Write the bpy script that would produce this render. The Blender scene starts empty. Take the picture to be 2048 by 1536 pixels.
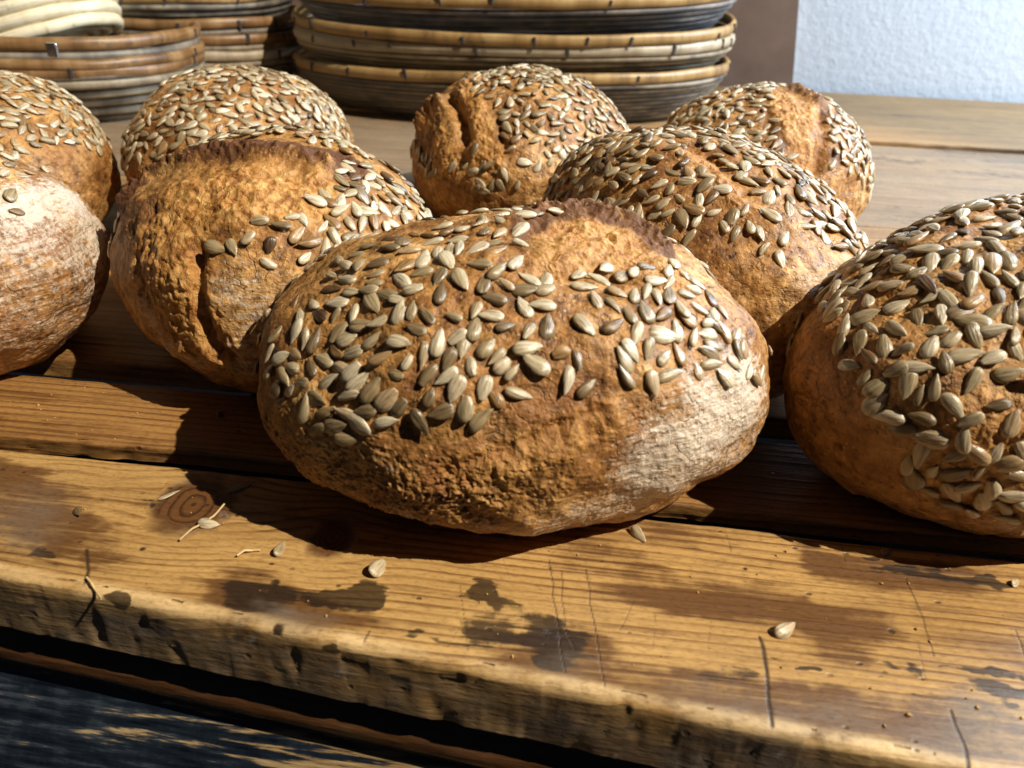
import bpy, bmesh, math, random
import numpy as np
from mathutils import Vector, Matrix
from mathutils.bvhtree import BVHTree

R = math.radians
scene = bpy.context.scene
COL = scene.collection
rng = np.random.default_rng(7)
random.seed(7)

# ------------------------------------------------------------------ camera
FPX, CAMH = 1560.0, 0.20
CAM = np.array([0.0, 0.0, CAMH])


def cam_axes(pitch, yaw, roll):
    p, y, r = R(pitch), R(yaw), R(roll)
    fw = np.array([-math.sin(y) * math.cos(p), math.cos(y) * math.cos(p), -math.sin(p)])
    rt = np.array([math.cos(y), math.sin(y), 0.0])
    up = np.cross(rt, fw)
    c, s = math.cos(r), math.sin(r)
    return c * rt + s * up, -s * rt + c * up, fw


RT, UP, FW = cam_axes(30.5, 5.0, 2.4)


def ray(u, v):
    d = FW * FPX + RT * (u - 1024.0) + UP * (768.0 - v)
    return d / np.linalg.norm(d)


def ground(u, v, z=0.0):
    d = ray(u, v)
    return CAM + d * ((z - CAMH) / d[2])


def project(P):
    d = np.asarray(P) - CAM
    z = d @ FW
    return np.stack([1024 + FPX * (d @ RT) / z, 768 - FPX * (d @ UP) / z], -1), z


cd = bpy.data.cameras.new('camera')
cam = bpy.data.objects.new('camera', cd)
COL.objects.link(cam)
M3 = Matrix((RT, UP, -FW)).transposed()
cam.matrix_world = Matrix.Translation(CAM) @ M3.to_4x4()
cd.sensor_width = 36.0
cd.lens = 36.0 * FPX / 2048.0
cd.clip_start = 0.01
cd.clip_end = 50
cd.dof.use_dof = True
cd.dof.focus_distance = 0.345
cd.dof.aperture_fstop = 13.0
scene.camera = cam

# ------------------------------------------------------------------ noise
_p = np.random.default_rng(3).permutation(256)
_p = np.concatenate([_p, _p, _p])
_g = np.random.default_rng(4).normal(size=(256, 3))
_g /= np.linalg.norm(_g, axis=1)[:, None]


_g32 = np.ascontiguousarray(_g.astype(np.float32))
_p32 = _p.astype(np.int32)


def _perlin(P):
    i = np.floor(P)
    f = (P - i).astype(np.float32)
    i = i.astype(np.int32) & 255
    w = f * f * f * (f * (f * 6 - 15) + 10)
    x, y, z = f[:, 0], f[:, 1], f[:, 2]
    res = {}
    for dx in (0, 1):
        hx = _p32[i[:, 0] + dx]
        for dy in (0, 1):
            hy = _p32[hx + i[:, 1] + dy]
            for dz in (0, 1):
                g = _g32[_p32[hy + i[:, 2] + dz]]
                res[dx, dy, dz] = g[:, 0] * (x - dx) + g[:, 1] * (y - dy) + g[:, 2] * (z - dz)
    wx, wy, wz = w[:, 0], w[:, 1], w[:, 2]
    lo = [[res[0, dy, dz] + wx * (res[1, dy, dz] - res[0, dy, dz]) for dz in (0, 1)] for dy in (0, 1)]
    l0 = lo[0][0] + wy * (lo[1][0] - lo[0][0])
    l1 = lo[0][1] + wy * (lo[1][1] - lo[0][1])
    return (l0 + wz * (l1 - l0)) * 1.5


def perlin(P):
    P = np.asarray(P, float)
    if len(P) <= 16384:
        return _perlin(P).astype(float)
    return np.concatenate([_perlin(P[i:i + 16384]) for i in range(0, len(P), 16384)]).astype(float)


def fbm(P, freq, octv=4, gain=.5, seed=0.0):
    a, s, n = 1.0, 0.0, 0.0
    for k in range(octv):
        s = s + a * perlin(P * freq + seed * 17.3 + k * 5.7)
        n += a
        a *= gain
        freq *= 2.03
    return s / n


def ridged(P, freq, octv=3, seed=0.0):
    a, s, n = 1.0, 0.0, 0.0
    for k in range(octv):
        s = s + a * (1 - 2 * np.abs(perlin(P * freq + seed * 11.1 + k * 3.3)))
        n += a
        a *= .55
        freq *= 2.1
    return s / n


def sstep(a, b, x):
    t = np.clip((x - a) / (b - a), 0, 1)
    return t * t * (3 - 2 * t)


# ------------------------------------------------------------------ node helpers
def new_mat(name):
    m = bpy.data.materials.new(name)
    m.use_nodes = True
    nt = m.node_tree
    nt.nodes.clear()
    out = nt.nodes.new('ShaderNodeOutputMaterial')
    b = nt.nodes.new('ShaderNodeBsdfPrincipled')
    nt.links.new(b.outputs[0], out.inputs['Surface'])
    return m, nt, b


class NT:
    def __init__(s, nt):
        s.nt = nt

    def n(s, t, **k):
        x = s.nt.nodes.new(t)
        for a, b in k.items():
            setattr(x, a, b)
        return x

    def l(s, a, b):
        s.nt.links.new(a, b)

    def put(s, sock, v):
        if isinstance(v, bpy.types.NodeSocket):
            s.l(v, sock)
        else:
            sock.default_value = v

    def attr(s, name):
        return s.n('ShaderNodeAttribute', attribute_name=name).outputs

    def pos(s):
        return s.n('ShaderNodeTexCoord').outputs['Object']

    def mapping(s, vec, scale=(1, 1, 1), loc=(0, 0, 0), rot=(0, 0, 0)):
        m = s.n('ShaderNodeMapping')
        s.l(vec, m.inputs[0])
        m.inputs['Scale'].default_value = scale
        m.inputs['Location'].default_value = loc
        m.inputs['Rotation'].default_value = rot
        return m.outputs[0]

    def noise(s, vec, scale, detail=4, rough=.55, dist=0.0):
        t = s.n('ShaderNodeTexNoise')
        s.put(t.inputs['Vector'], vec)
        t.inputs['Scale'].default_value = scale
        t.inputs['Detail'].default_value = detail
        t.inputs['Roughness'].default_value = rough
        t.inputs['Distortion'].default_value = dist
        return t.outputs[0]

    def voro(s, vec, scale, feature='F1', out=0, rnd=1.0):
        t = s.n('ShaderNodeTexVoronoi', feature=feature)
        s.put(t.inputs['Vector'], vec)
        t.inputs['Scale'].default_value = scale
        t.inputs['Randomness'].default_value = rnd
        return t.outputs[out]

    def math(s, op, a, b=0.0, c=0.0, clamp=False):
        m = s.n('ShaderNodeMath', operation=op, use_clamp=clamp)
        s.put(m.inputs[0], a)
        s.put(m.inputs[1], b)
        s.put(m.inputs[2], c)
        return m.outputs[0]

    def ss(s, a, b, x):
        m = s.n('ShaderNodeMapRange', interpolation_type='SMOOTHSTEP')
        s.put(m.inputs['Value'], x)
        m.inputs['From Min'].default_value = a
        m.inputs['From Max'].default_value = b
        return m.outputs[0]

    def mix(s, f, a, b, blend='MIX'):
        m = s.n('ShaderNodeMix', data_type='RGBA', blend_type=blend, clamp_factor=True)
        s.put(m.inputs[0], f)
        s.put(m.inputs[6], a if isinstance(a, bpy.types.NodeSocket) else (*a, 1))
        s.put(m.inputs[7], b if isinstance(b, bpy.types.NodeSocket) else (*b, 1))
        return m.outputs[2]

    def ramp(s, f, stops):
        r = s.n('ShaderNodeValToRGB')
        s.put(r.inputs[0], f)
        e = r.color_ramp.elements
        while len(e) < len(stops):
            e.new(.5)
        for i, (p, c) in enumerate(stops):
            e[i].position = p
            e[i].color = (*c, 1)
        return r.outputs[0]

    def bump(s, h, strength, dist, normal=None):
        b = s.n('ShaderNodeBump')
        b.inputs['Strength'].default_value = strength
        b.inputs['Distance'].default_value = dist
        s.put(b.inputs['Height'], h)
        if normal is not None:
            s.l(normal, b.inputs['Normal'])
        return b.outputs[0]


# ------------------------------------------------------------------ materials
def crust_material():
    m, nt, b = new_mat('bread_crust')
    k = NT(nt)
    P = k.pos()
    tear = k.attr('tear')[2]
    char = k.attr('char')[2]
    flour = k.attr('flour')[2]
    red = k.attr('red')[2]
    n1 = k.noise(P, 28, 5, .6)
    n2 = k.noise(P, 210, 5, .65)
    n3 = k.noise(P, 900, 3, .6)
    base = k.ramp(n1, [(.30, (.140, .056, .014)), (.45, (.315, .148, .040)), (.58, (.440, .234, .074)), (.72, (.560, .350, .145))])
    mott = k.ramp(n2, [(.33, (.28, .22, .18)), (.46, (.86, .82, .76)), (.56, (1.18, 1.17, 1.14)), (.70, (1.75, 1.85, 2.0))])
    col = k.mix(.92, base, mott, 'MULTIPLY')
    # grain specks of the wholemeal
    v = k.voro(P, 420)
    cell = k.voro(P, 420, out=1)
    sep = k.n('ShaderNodeSeparateColor')
    k.l(cell, sep.inputs[0])
    speck = k.math('MULTIPLY', k.ss(.30, .18, v), k.ss(.78, .86, sep.outputs[0]))
    col = k.mix(k.math('MULTIPLY', speck, .75), col, (.62, .40, .16))
    dspeck = k.math('MULTIPLY', k.ss(.34, .2, v), k.ss(.83, .9, sep.outputs[1]))
    col = k.mix(k.math('MULTIPLY', dspeck, .8), col, (.085, .035, .012))
    # fine crackle of the skin
    wv = k.n('ShaderNodeVectorMath', operation='MULTIPLY_ADD')
    ncol = k.n('ShaderNodeTexNoise')
    k.l(P, ncol.inputs['Vector'])
    ncol.inputs['Scale'].default_value = 130
    ncol.inputs['Detail'].default_value = 4
    k.l(ncol.outputs[1], wv.inputs[0])
    wv.inputs[1].default_value = (.011, .011, .011)
    k.l(P, wv.inputs[2])
    ed = k.voro(wv.outputs[0], 85, 'DISTANCE_TO_EDGE')
    crack = k.math('MULTIPLY', k.ss(.045, .006, ed), k.ss(.50, .66, k.noise(P, 45, 3, .6)))
    col = k.mix(k.math('MULTIPLY', crack, .5), col, (.075, .030, .010))
    # reddish baked-through patches
    rm = k.math('MULTIPLY', red, k.ss(.30, .62, n2))
    col = k.mix(rm, col, (.250, .095, .030))
    # torn crumb
    nt1 = k.noise(k.mapping(P, (190, 190, 70), rot=(.5, .3, 0)), 1.0, 6, .72, .8)
    tcol = k.ramp(nt1, [(.30, (.150, .050, .010)), (.45, (.430, .190, .042)), (.60, (.630, .350, .105)), (.74, (.800, .570, .280))])
    col = k.mix(tear, col, tcol)
    # charred lips
    cm = k.math('MULTIPLY', char, k.ss(.36, .54, k.math('ADD', k.math('MULTIPLY', nt1, .72), k.math('MULTIPLY', char, .20))))
    col = k.mix(cm, col, (.105, .038, .012))
    # flour dusting, combed into streaks by the basket
    st = k.noise(k.mapping(P, (55, 55, 420), rot=(.25, .15, 0)), 1.0, 5, .65)
    fl = k.noise(P, 480, 4, .7)
    fm = k.math('ADD', k.math('MULTIPLY', st, .85), k.math('MULTIPLY', fl, .95))
    fm = k.math('SUBTRACT', fm, .32)
    fmask = k.ss(-.07, .30, k.math('SUBTRACT', k.math('ADD', fm, k.math('MULTIPLY', flour, .46)), .93))
    col = k.mix(k.math('MULTIPLY', fmask, .82), col, (.70, .61, .49))
    k.l(col, b.inputs['Base Color'])
    rough = k.math('ADD', .38, k.math('MULTIPLY', n2, .22))
    rough = k.math('ADD', rough, k.math('MULTIPLY', k.math('MAXIMUM', fmask, cm), .28))
    k.l(rough, b.inputs['Roughness'])
    b.inputs['Specular IOR Level'].default_value = .42
    h = k.math('ADD', k.math('MULTIPLY', n2, 1.0), k.math('MULTIPLY', n3, .38))
    h = k.math('SUBTRACT', h, k.math('MULTIPLY', k.ss(.30, .12, k.voro(P, 260)), .30))
    h = k.math('ADD', h, k.math('MULTIPLY', speck, .35))
    h = k.math('ADD', h, k.math('MULTIPLY', k.math('MULTIPLY', tear, nt1), 1.6))
    h = k.math('ADD', h, k.math('MULTIPLY', k.math('MULTIPLY', flour, st), .9))
    h = k.math('SUBTRACT', h, k.math('MULTIPLY', crack, .45))
    k.l(k.bump(h, .60, .0019), b.inputs['Normal'])
    return m


def seed_material():
    m, nt, b = new_mat('sunflower_seed')
    k = NT(nt)
    sc = k.attr('sc')[1]
    oi = k.n('ShaderNodeObjectInfo').outputs['Random']
    r = k.math('FRACT', k.math('ADD', oi, k.attr('rnd')[2]))
    r2 = k.math('FRACT', k.math('MULTIPLY', r, 7.31))
    col = k.ramp(r, [(0, (.150, .100, .048)), (.16, (.285, .210, .108)), (.48, (.410, .325, .190)), (.78, (.580, .500, .350)), (.93, (.330, .190, .070)), (1, (.075, .042, .022))])
    off = k.n('ShaderNodeVectorMath', operation='ADD')
    k.l(sc, off.inputs[0])
    cmb = k.n('ShaderNodeCombineXYZ')
    k.put(cmb.inputs[0], k.math('MULTIPLY', r, 37.0))
    k.put(cmb.inputs[2], k.math('MULTIPLY', r2, 19.0))
    k.l(cmb.outputs[0], off.inputs[1])
    st = k.noise(k.mapping(off.outputs[0], (1.4, 11, 5)), 1.0, 4, .6)
    streak = k.ramp(st, [(.30, (.38, .33, .26)), (.48, (.95, .95, .95)), (.72, (1.4, 1.4, 1.4))])
    col = k.mix(.85, col, streak, 'MULTIPLY')
    blot = k.noise(off.outputs[0], 2.2, 3, .6)
    col = k.mix(k.math('MULTIPLY', k.ss(.58, .75, blot), .45), col, (.20, .125, .055))
    k.l(col, b.inputs['Base Color'])
    k.l(k.math('ADD', .17, k.math('MULTIPLY', st, .3)), b.inputs['Roughness'])
    b.inputs['Specular IOR Level'].default_value = .75
    k.l(k.bump(st, .6, .0007), b.inputs['Normal'])
    return m


def wood_material(name, early, late, tint, weather=0.0, gloss=.34, grainscale=1.0):
    m, nt, b = new_mat(name)
    k = NT(nt)
    P = k.pos()
    ring = k.attr('ring')[2]
    stain = k.math('MULTIPLY', k.attr('stain')[2], .90)
    brown = k.math('MAXIMUM', k.attr('brown')[2], .21)
    grey = k.attr('grey')[2]
    scr = k.attr('scratch')[2]
    knot = k.attr('knot')[2]
    fine = k.noise(k.mapping(P, (9, 330, 330)), 1.0, 5, .6)
    med = k.noise(k.mapping(P, (3.5, 70, 70)), 1.0, 4, .55)
    spot = k.noise(P, 60, 5, .65)
    patch = k.noise(k.mapping(P, (1, 2.5, 2.5)), 9, 4, .6)
    rr = k.math('ADD', ring, k.math('MULTIPLY', med, .9))
    fr = k.math('FRACT', rr)
    line = k.math('MULTIPLY', k.ss(.46, .90, fr), k.ss(1.0, .92, fr))
    amt = k.math('MULTIPLY', line, k.ss(.30, .54, patch))
    amt = k.math('MULTIPLY', amt, k.ss(.22, .58, fine))
    amt = k.math('MULTIPLY', amt, k.math('SUBTRACT', 1.0, k.math('MULTIPLY', grey, .75)))
    col = k.mix(k.math('MULTIPLY', amt, .95), early, late)
    var = k.ramp(k.noise(k.mapping(P, (2, 12, 12)), 3.0, 4, .6), [(.3, (.72, .66, .58)), (.5, (1, 1, 1)), (.7, (1.16, 1.18, 1.2))])
    col = k.mix(.8, col, var, 'MULTIPLY')
    fi = k.ramp(fine, [(.3, (.62, .56, .5)), (.5, (1, 1, 1)), (.75, (1.22, 1.22, 1.22))])
    col = k.mix(.55, col, fi, 'MULTIPLY')
    # oily brown wear following the grain, plus one painted soft shadow
    cen = lambda x, g: k.math('MULTIPLY', k.math('SUBTRACT', x, .5), g)
    gr = k.math('ADD', k.math('ADD', cen(fine, 1.7), cen(med, 1.1)), k.math('ADD', cen(spot, .7), .5))
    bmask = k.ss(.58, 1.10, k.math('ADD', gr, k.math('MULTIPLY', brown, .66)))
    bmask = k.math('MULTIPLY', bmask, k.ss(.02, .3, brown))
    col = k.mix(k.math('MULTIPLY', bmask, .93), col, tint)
    col = k.mix(k.math('MULTIPLY', k.attr('worn_lit')[2], k.ss(.30, .55, spot)), col, (.66, .46, .22))
    # knots
    col = k.mix(knot, col, k.mix(line, (.115, .045, .012), (.040, .014, .005)))
    # dark water marks with ragged edges, plus one painted soft shadow
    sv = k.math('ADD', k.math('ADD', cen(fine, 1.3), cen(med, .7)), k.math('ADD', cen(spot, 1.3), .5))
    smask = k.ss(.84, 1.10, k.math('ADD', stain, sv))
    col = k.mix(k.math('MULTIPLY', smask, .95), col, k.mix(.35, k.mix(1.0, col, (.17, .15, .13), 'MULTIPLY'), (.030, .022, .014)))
    # grey weathering, and a window reflection painted in grey
    gm = k.math('MULTIPLY', grey, k.ss(.25, .65, k.math('ADD', k.math('MULTIPLY', med, .4), k.math('MULTIPLY', spot, .6))))
    col = k.mix(k.math('MULTIPLY', gm, .9), col, (.185, .150, .112))
    scuff = k.math('MULTIPLY', k.ss(.60, .72, k.noise(k.mapping(P, (1, 2.2, 1)), 130, 5, .7)), k.ss(.55, .9, grey))
    col = k.mix(k.math('MULTIPLY', scuff, .5), col, (.52, .49, .44))
    # scratches
    col = k.mix(k.math('MULTIPLY', scr, k.ss(.15, .42, spot)), col, (.045, .026, .012))
    # tiny specks and dents
    sp = k.voro(k.mapping(P, (1, 1.6, 1)), 110)
    cs = k.n('ShaderNodeSeparateColor')
    k.l(k.voro(k.mapping(P, (1, 1.6, 1)), 110, out=1), cs.inputs[0])
    spk = k.math('MULTIPLY', k.ss(.17, .07, sp), k.ss(.74, .8, cs.outputs[0]))
    col = k.mix(k.math('MULTIPLY', spk, .8), col, (.050, .024, .010))
    gt = k.noise(k.mapping(P, (300, 800, 800)), 1.0, 4, .7)
    col = k.mix(.7, col, k.ramp(gt, [(.32, (.55, .48, .40)), (.48, (1, 1, 1)), (.7, (1.2, 1.2, 1.2))]), 'MULTIPLY')
    k.l(col, b.inputs['Base Color'])
    ro = k.math('ADD', gloss, k.math('MULTIPLY', spot, .25))
    ro = k.math('ADD', ro, k.math('MULTIPLY', gm, .15))
    k.l(ro, b.inputs['Roughness'])
    b.inputs['Specular IOR Level'].default_value = .5
    grit = k.noise(k.mapping(P, (260, 700, 700)), 1.0, 4, .7)
    h = k.math('ADD', k.math('MULTIPLY', fine, .7), k.math('MULTIPLY', amt, .3))
    h = k.math('ADD', h, k.math('MULTIPLY', grit, .45))
    h = k.math('ADD', h, k.math('MULTIPLY', spot, .6))
    h = k.math('SUBTRACT', h, k.math('MULTIPLY', scr, .6))
    h = k.math('SUBTRACT', h, k.math('MULTIPLY', spk, 1.0))
    k.l(k.bump(h, .5, .0009), b.inputs['Normal'])
    return m


def painted_apron_material():
    m, nt, b = new_mat('worn_dark_paint')
    k = NT(nt)
    P = k.pos()
    worn_lit = k.attr('worn_lit')[2]
    st = k.noise(k.mapping(P, (4, 330, 330)), 1.0, 5, .62)
    sp = k.noise(P, 90, 5, .65)
    paint = k.ramp(k.math('ADD', k.math('MULTIPLY', st, .7), k.math('MULTIPLY', sp, .3)), [(.36, (.003, .005, .009)), (.5, (.012, .018, .028)), (.60, (.045, .058, .075)), (.72, (.11, .105, .09))])
    wood = k.ramp(st, [(.35, (.08, .045, .016)), (.55, (.28, .18, .075)), (.75, (.50, .38, .21))])
    mk = k.ss(.88, 1.12, k.math('ADD', k.math('MULTIPLY_ADD', st, 2.4, -.70), k.math('ADD', k.math('MULTIPLY', worn_lit, .48), k.math('MULTIPLY', sp, .12))))
    col = k.mix(mk, paint, wood)
    brown = k.attr('brown')[2]
    col = k.mix(brown, col, k.ramp(st, [(.3, (.035, .014, .004)), (.7, (.13, .055, .014))]))
    k.l(col, b.inputs['Base Color'])
    k.l(k.math('ADD', .25, k.math('MULTIPLY', mk, .3)), b.inputs['Roughness'])
    k.l(k.bump(k.math('ADD', st, k.math('MULTIPLY', sp, .5)), .5, .0012), b.inputs['Normal'])
    return m


def cane_material(name, stops, rough=.5):
    m, nt, b = new_mat(name)
    k = NT(nt)
    P = k.pos()
    t = k.attr('coil')[2]
    a = k.attr('along')[2]
    cmb = k.n('ShaderNodeCombineXYZ')
    k.put(cmb.inputs[0], k.math('MULTIPLY', a, 3.2))
    k.put(cmb.inputs[1], k.math('MULTIPLY', t, 7.77))
    n = k.noise(cmb.outputs[0], 1.0, 4, .6)
    col = k.ramp(n, stops)
    fib = k.noise(k.mapping(P, (30, 30, 900)), 1.0, 3, .6)
    col = k.mix(.6, col, k.ramp(fib, [(.3, (.6, .56, .5)), (.5, (1, 1, 1)), (.75, (1.2, 1.2, 1.2))]), 'MULTIPLY')
    dirt = k.noise(P, 55, 5, .65)
    col = k.mix(k.math('MULTIPLY', k.ss(.55, .72, dirt), .6), col, (.060, .040, .024))
    k.l(col, b.inputs['Base Color'])
    b.inputs['Roughness'].default_value = rough
    k.l(k.bump(k.math('ADD', fib, dirt), .3, .0008), b.inputs['Normal'])
    return m


def plain_material(name, col, rough=.6, metal=0.0, nscale=40, var=.25, bump=.2, bdist=.001, bscale=None):
    m, nt, b = new_mat(name)
    k = NT(nt)
    P = k.pos()
    n = k.noise(P, nscale, 5, .6)
    lo = tuple(c * (1 - var) for c in col)
    hi = tuple(min(1, c * (1 + var)) for c in col)
    k.l(k.ramp(n, [(.3, lo), (.7, hi)]), b.inputs['Base Color'])
    b.inputs['Roughness'].default_value = rough
    b.inputs['Metallic'].default_value = metal
    k.l(k.bump(k.noise(P, bscale or nscale * 3, 5, .6), bump, bdist), b.inputs['Normal'])
    return m


M_CRUST = crust_material()
M_SEED = seed_material()
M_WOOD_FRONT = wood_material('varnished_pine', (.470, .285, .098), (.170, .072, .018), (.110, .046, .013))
M_WOOD_MID = wood_material('brown_pine', (.340, .178, .055), (.125, .050, .014), (.130, .055, .016), gloss=.3)
M_WOOD_BACK = wood_material('pale_pine', (.350, .205, .080), (.200, .105, .036), (.190, .118, .060), gloss=.45)
M_WOOD_GREY = wood_material('weathered_pine', (.285, .190, .104), (.165, .104, .054), (.150, .112, .078), gloss=.45)
M_APRON = painted_apron_material()
M_CANE_GREY = cane_material('grey_cane', [(.3, (.045, .042, .040)), (.45, (.125, .108, .085)), (.6, (.24, .20, .145)), (.75, (.36, .31, .23))])
M_CANE_DARK = cane_material('dark_cane', [(.3, (.035, .040, .048)), (.5, (.10, .095, .095)), (.65, (.20, .175, .15)), (.8, (.30, .26, .21))])
M_CANE_TAN = cane_material('tan_cane', [(.3, (.10, .078, .052)), (.5, (.24, .19, .12)), (.7, (.38, .32, .215))])
M_CANE_PALE = cane_material('pale_cane', [(.25, (.62, .52, .33)), (.5, (.74, .65, .45)), (.75, (.80, .72, .54))])
M_RIM_ORANGE = cane_material('orange_rim', [(.3, (.15, .088, .034)), (.5, (.32, .195, .070)), (.7, (.46, .31, .135))], .4)
M_RIM_BROWN = cane_material('brown_rim', [(.3, (.10, .048, .016)), (.5, (.22, .115, .042)), (.7, (.34, .21, .095))], .4)
M_RIM_PALE = cane_material('pale_rim', [(.3, (.22, .175, .11)), (.5, (.36, .295, .20)), (.7, (.47, .41, .30))], .45)
M_NAIL = plain_material('dark_peg', (.035, .030, .030), .5)
M_STEEL = plain_material('steel', (.62, .65, .68), .22, 1.0)
M_WALL = plain_material('white_plaster', (.80, .82, .85), .85, nscale=70, var=.03, bump=.4, bdist=.004, bscale=95)
M_PANEL = plain_material('brown_panel', (.260, .160, .110), .55, nscale=22, var=.16, bump=.12)
M_FLOOR = plain_material('dark_floor', (.05, .045, .04), .7)
M_STRAW = plain_material('straw', (.60, .45, .22), .5)
M_CRUMB = plain_material('crumb', (.45, .26, .09), .7)


# ------------------------------------------------------------------ object helpers
def link(name, me, mat, parent=None):
    o = bpy.data.objects.new(name, me)
    COL.objects.link(o)
    if mat is not None and len(me.materials) == 0:
        me.materials.append(mat)
    if parent is not None:
        o.parent = parent
    return o


def tag(o, label, cat, group=None, kind=None):
    if label:
        o['label'] = label
    if cat:
        o['category'] = cat
    if group:
        o['group'] = group
    if kind:
        o['kind'] = kind
    return o


def thing(name, label, cat, loc=(0, 0, 0), group=None):
    o = bpy.data.objects.new(name, None)
    o.empty_display_size = .02
    COL.objects.link(o)
    o.location = loc
    return tag(o, label, cat, group)


def mesh_from(name, V, F, smooth=True, attrs=None):
    me = bpy.data.meshes.new(name)
    V = np.asarray(V, float)
    me.from_pydata([], [], [])
    me.vertices.add(len(V))
    me.vertices.foreach_set('co', V.astype(np.float32).ravel())
    F = np.asarray(F, np.int32)
    n, kk = F.shape
    me.loops.add(n * kk)
    me.loops.foreach_set('vertex_index', F.ravel())
    me.polygons.add(n)
    me.polygons.foreach_set('loop_start', np.arange(0, n * kk, kk, dtype=np.int32))
    me.update(calc_edges=True)
    me.polygons.foreach_set('use_smooth', np.full(n, smooth, bool))
    for a, val in (attrs or {}).items():
        val = np.asarray(val, np.float32)
        if val.ndim == 2:
            at = me.attributes.new(a, 'FLOAT_VECTOR', 'POINT')
            at.data.foreach_set('vector', val.ravel())
        else:
            at = me.attributes.new(a, 'FLOAT', 'POINT')
            at.data.foreach_set('value', val)
    return me


def grid_faces(nx, ny, wrap_x=False, wrap_y=False):
    mx = nx if wrap_x else nx - 1
    my = ny if wrap_y else ny - 1
    I, J = np.meshgrid(np.arange(mx), np.arange(my), indexing='ij')
    I, J = I.ravel(), J.ravel()
    i2, j2 = (I + 1) % nx, (J + 1) % ny
    return np.stack([I * ny + J, i2 * ny + J, i2 * ny + j2, I * ny + j2], -1)


def box_mesh(name, lo, hi, bev=0.0):
    bm = bmesh.new()
    bmesh.ops.create_cube(bm, size=1)
    for v in bm.verts:
        v.co = Vector([(l + h) / 2 + c * (h - l) for l, h, c in zip(lo, hi, v.co)])
    if bev:
        bmesh.ops.bevel(bm, geom=bm.edges[:], offset=bev, segments=2, affect='EDGES', profile=.5)
    me = bpy.data.meshes.new(name)
    bm.to_mesh(me)
    bm.free()
    return me


def tube_mesh(name, pts, rad, seg=8):
    pts = np.asarray(pts, float)
    n = len(pts)
    rad = np.broadcast_to(rad, n)
    V = []
    for i in range(n):
        t = pts[min(i + 1, n - 1)] - pts[max(i - 1, 0)]
        t /= np.linalg.norm(t) + 1e-12
        a = np.cross(t, [0, 0, 1.0])
        if np.linalg.norm(a) < 1e-3:
            a = np.array([1.0, 0, 0])
        a /= np.linalg.norm(a)
        b2 = np.cross(t, a)
        for j in range(seg):
            th = 2 * math.pi * j / seg
            V.append(pts[i] + rad[i] * (math.cos(th) * a + math.sin(th) * b2))
    return mesh_from(name, V, grid_faces(n, seg, False, True))


# ------------------------------------------------------------------ wooden table
def seg_dist(P, poly):
    """distance of points to a polyline (same dimension)"""
    d = np.full(len(P), 1e9)
    poly = np.asarray(poly, float)
    if len(poly) == 1:
        return np.linalg.norm(P - poly[0], axis=1)
    for a, b in zip(poly[:-1], poly[1:]):
        ab = b - a
        t = np.clip(((P - a) @ ab) / (ab @ ab + 1e-15), 0, 1)
        d = np.minimum(d, np.linalg.norm(P - a - t[:, None] * ab, axis=1))
    return d


def plank(name, x0, x1, yf, yb, thick, mat, parent, nx, ny, round_f=.003, round_b=.002, ring_w=.0042, seed=0, features=None, warp=1.0, zoff=0.0):
    """yf, yb: functions x -> front and back edge. A swept section: bottom-back, rounded back edge, top, rounded front edge, bottom-front."""
    xs = np.interp(np.linspace(0, 1, nx), [0, .04, .96, 1], [x0, max(x0, -.30), min(x1, .27), x1]) if nx > 1000 else np.linspace(x0, x1, nx)
    prof = []   # (s across 0 back..1 front, dy offset, z)
    prof.append((0, 0, -thick))
    for a in np.linspace(0, math.pi / 2, 4):
        prof.append((0, -round_b * (1 - math.cos(a)), -round_b * (1 - math.sin(a))))
    for s in np.linspace(0, 1, ny)[1:-1]:
        prof.append((s, 0, 0))
    for a in np.linspace(math.pi / 2, 0, 6):
        prof.append((1, round_f * (1 - math.cos(a)), -round_f * (1 - math.sin(a))))
    for t in np.linspace(0, 1, 7)[1:]:
        prof.append((1, 0, -round_f - (thick - round_f) * t))
    prof = np.array(prof)
    X = np.repeat(xs, len(prof))
    S = np.tile(prof[:, 0], nx)
    YF = np.array([yf(x) for x in X])
    YB = np.array([yb(x) for x in X])
    inner = (S > 0) & (S < 1)
    yy = YB + (YF - YB) * S
    # keep inner vertices inside the rounded edges
    yy = np.where(inner, YB - round_b + (YF + round_f - YB + round_b) * S, yy + np.tile(prof[:, 1], nx))
    Z = np.tile(prof[:, 2], nx)
    Q = np.stack([X, yy, Z], -1)
    top = Z > -.5 * thick
    warpn = fbm(np.stack([X * 3, yy * 14, Z * 14 + seed], -1), 1.0, 4, .5, seed)
    ring = yy / ring_w + warpn * 2.6 * warp + Z / ring_w * .8
    at = {n: np.zeros(len(Q)) for n in ('stain', 'brown', 'grey', 'scratch', 'knot', 'worn_lit')}
    if features:
        ring = features(Q, ring, at)
    dz = fbm(Q * np.array([.25, 1, 1]), 60, 3, .5, seed) * .00035 + fbm(Q * np.array([.08, 1, 1]), 400, 2, .5, seed + 3) * .00012
    edge = (S >= 1) | (S <= 0)
    Q[:, 2] += np.where(top, dz, 0) + zoff
    Q[:, 1] += np.where(edge, fbm(Q, 45, 3, .5, seed + 5) * .0009 + np.minimum(0, fbm(Q * np.array([.6, 1, 1]), 150, 2, .5, seed + 6) + .12) * -.0022 * (S >= 1), 0)
    at['ring'] = ring
    me = mesh_from(name, Q, grid_faces(nx, len(prof))[:, ::-1], True, at)
    return link(name, me, mat, parent)


table = thing('wooden_table', 'old brown wooden table with gapped planks and dark painted apron, bread resting on it', 'table')


def P1_front(x):
    return .1597 - .104 * x


def P1_back(x):
    return np.interp(x, [-.6, -.24, -.156, .074, .11, .6], [.2490, .2482, .2473, .2434, .2415, .232])


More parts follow.
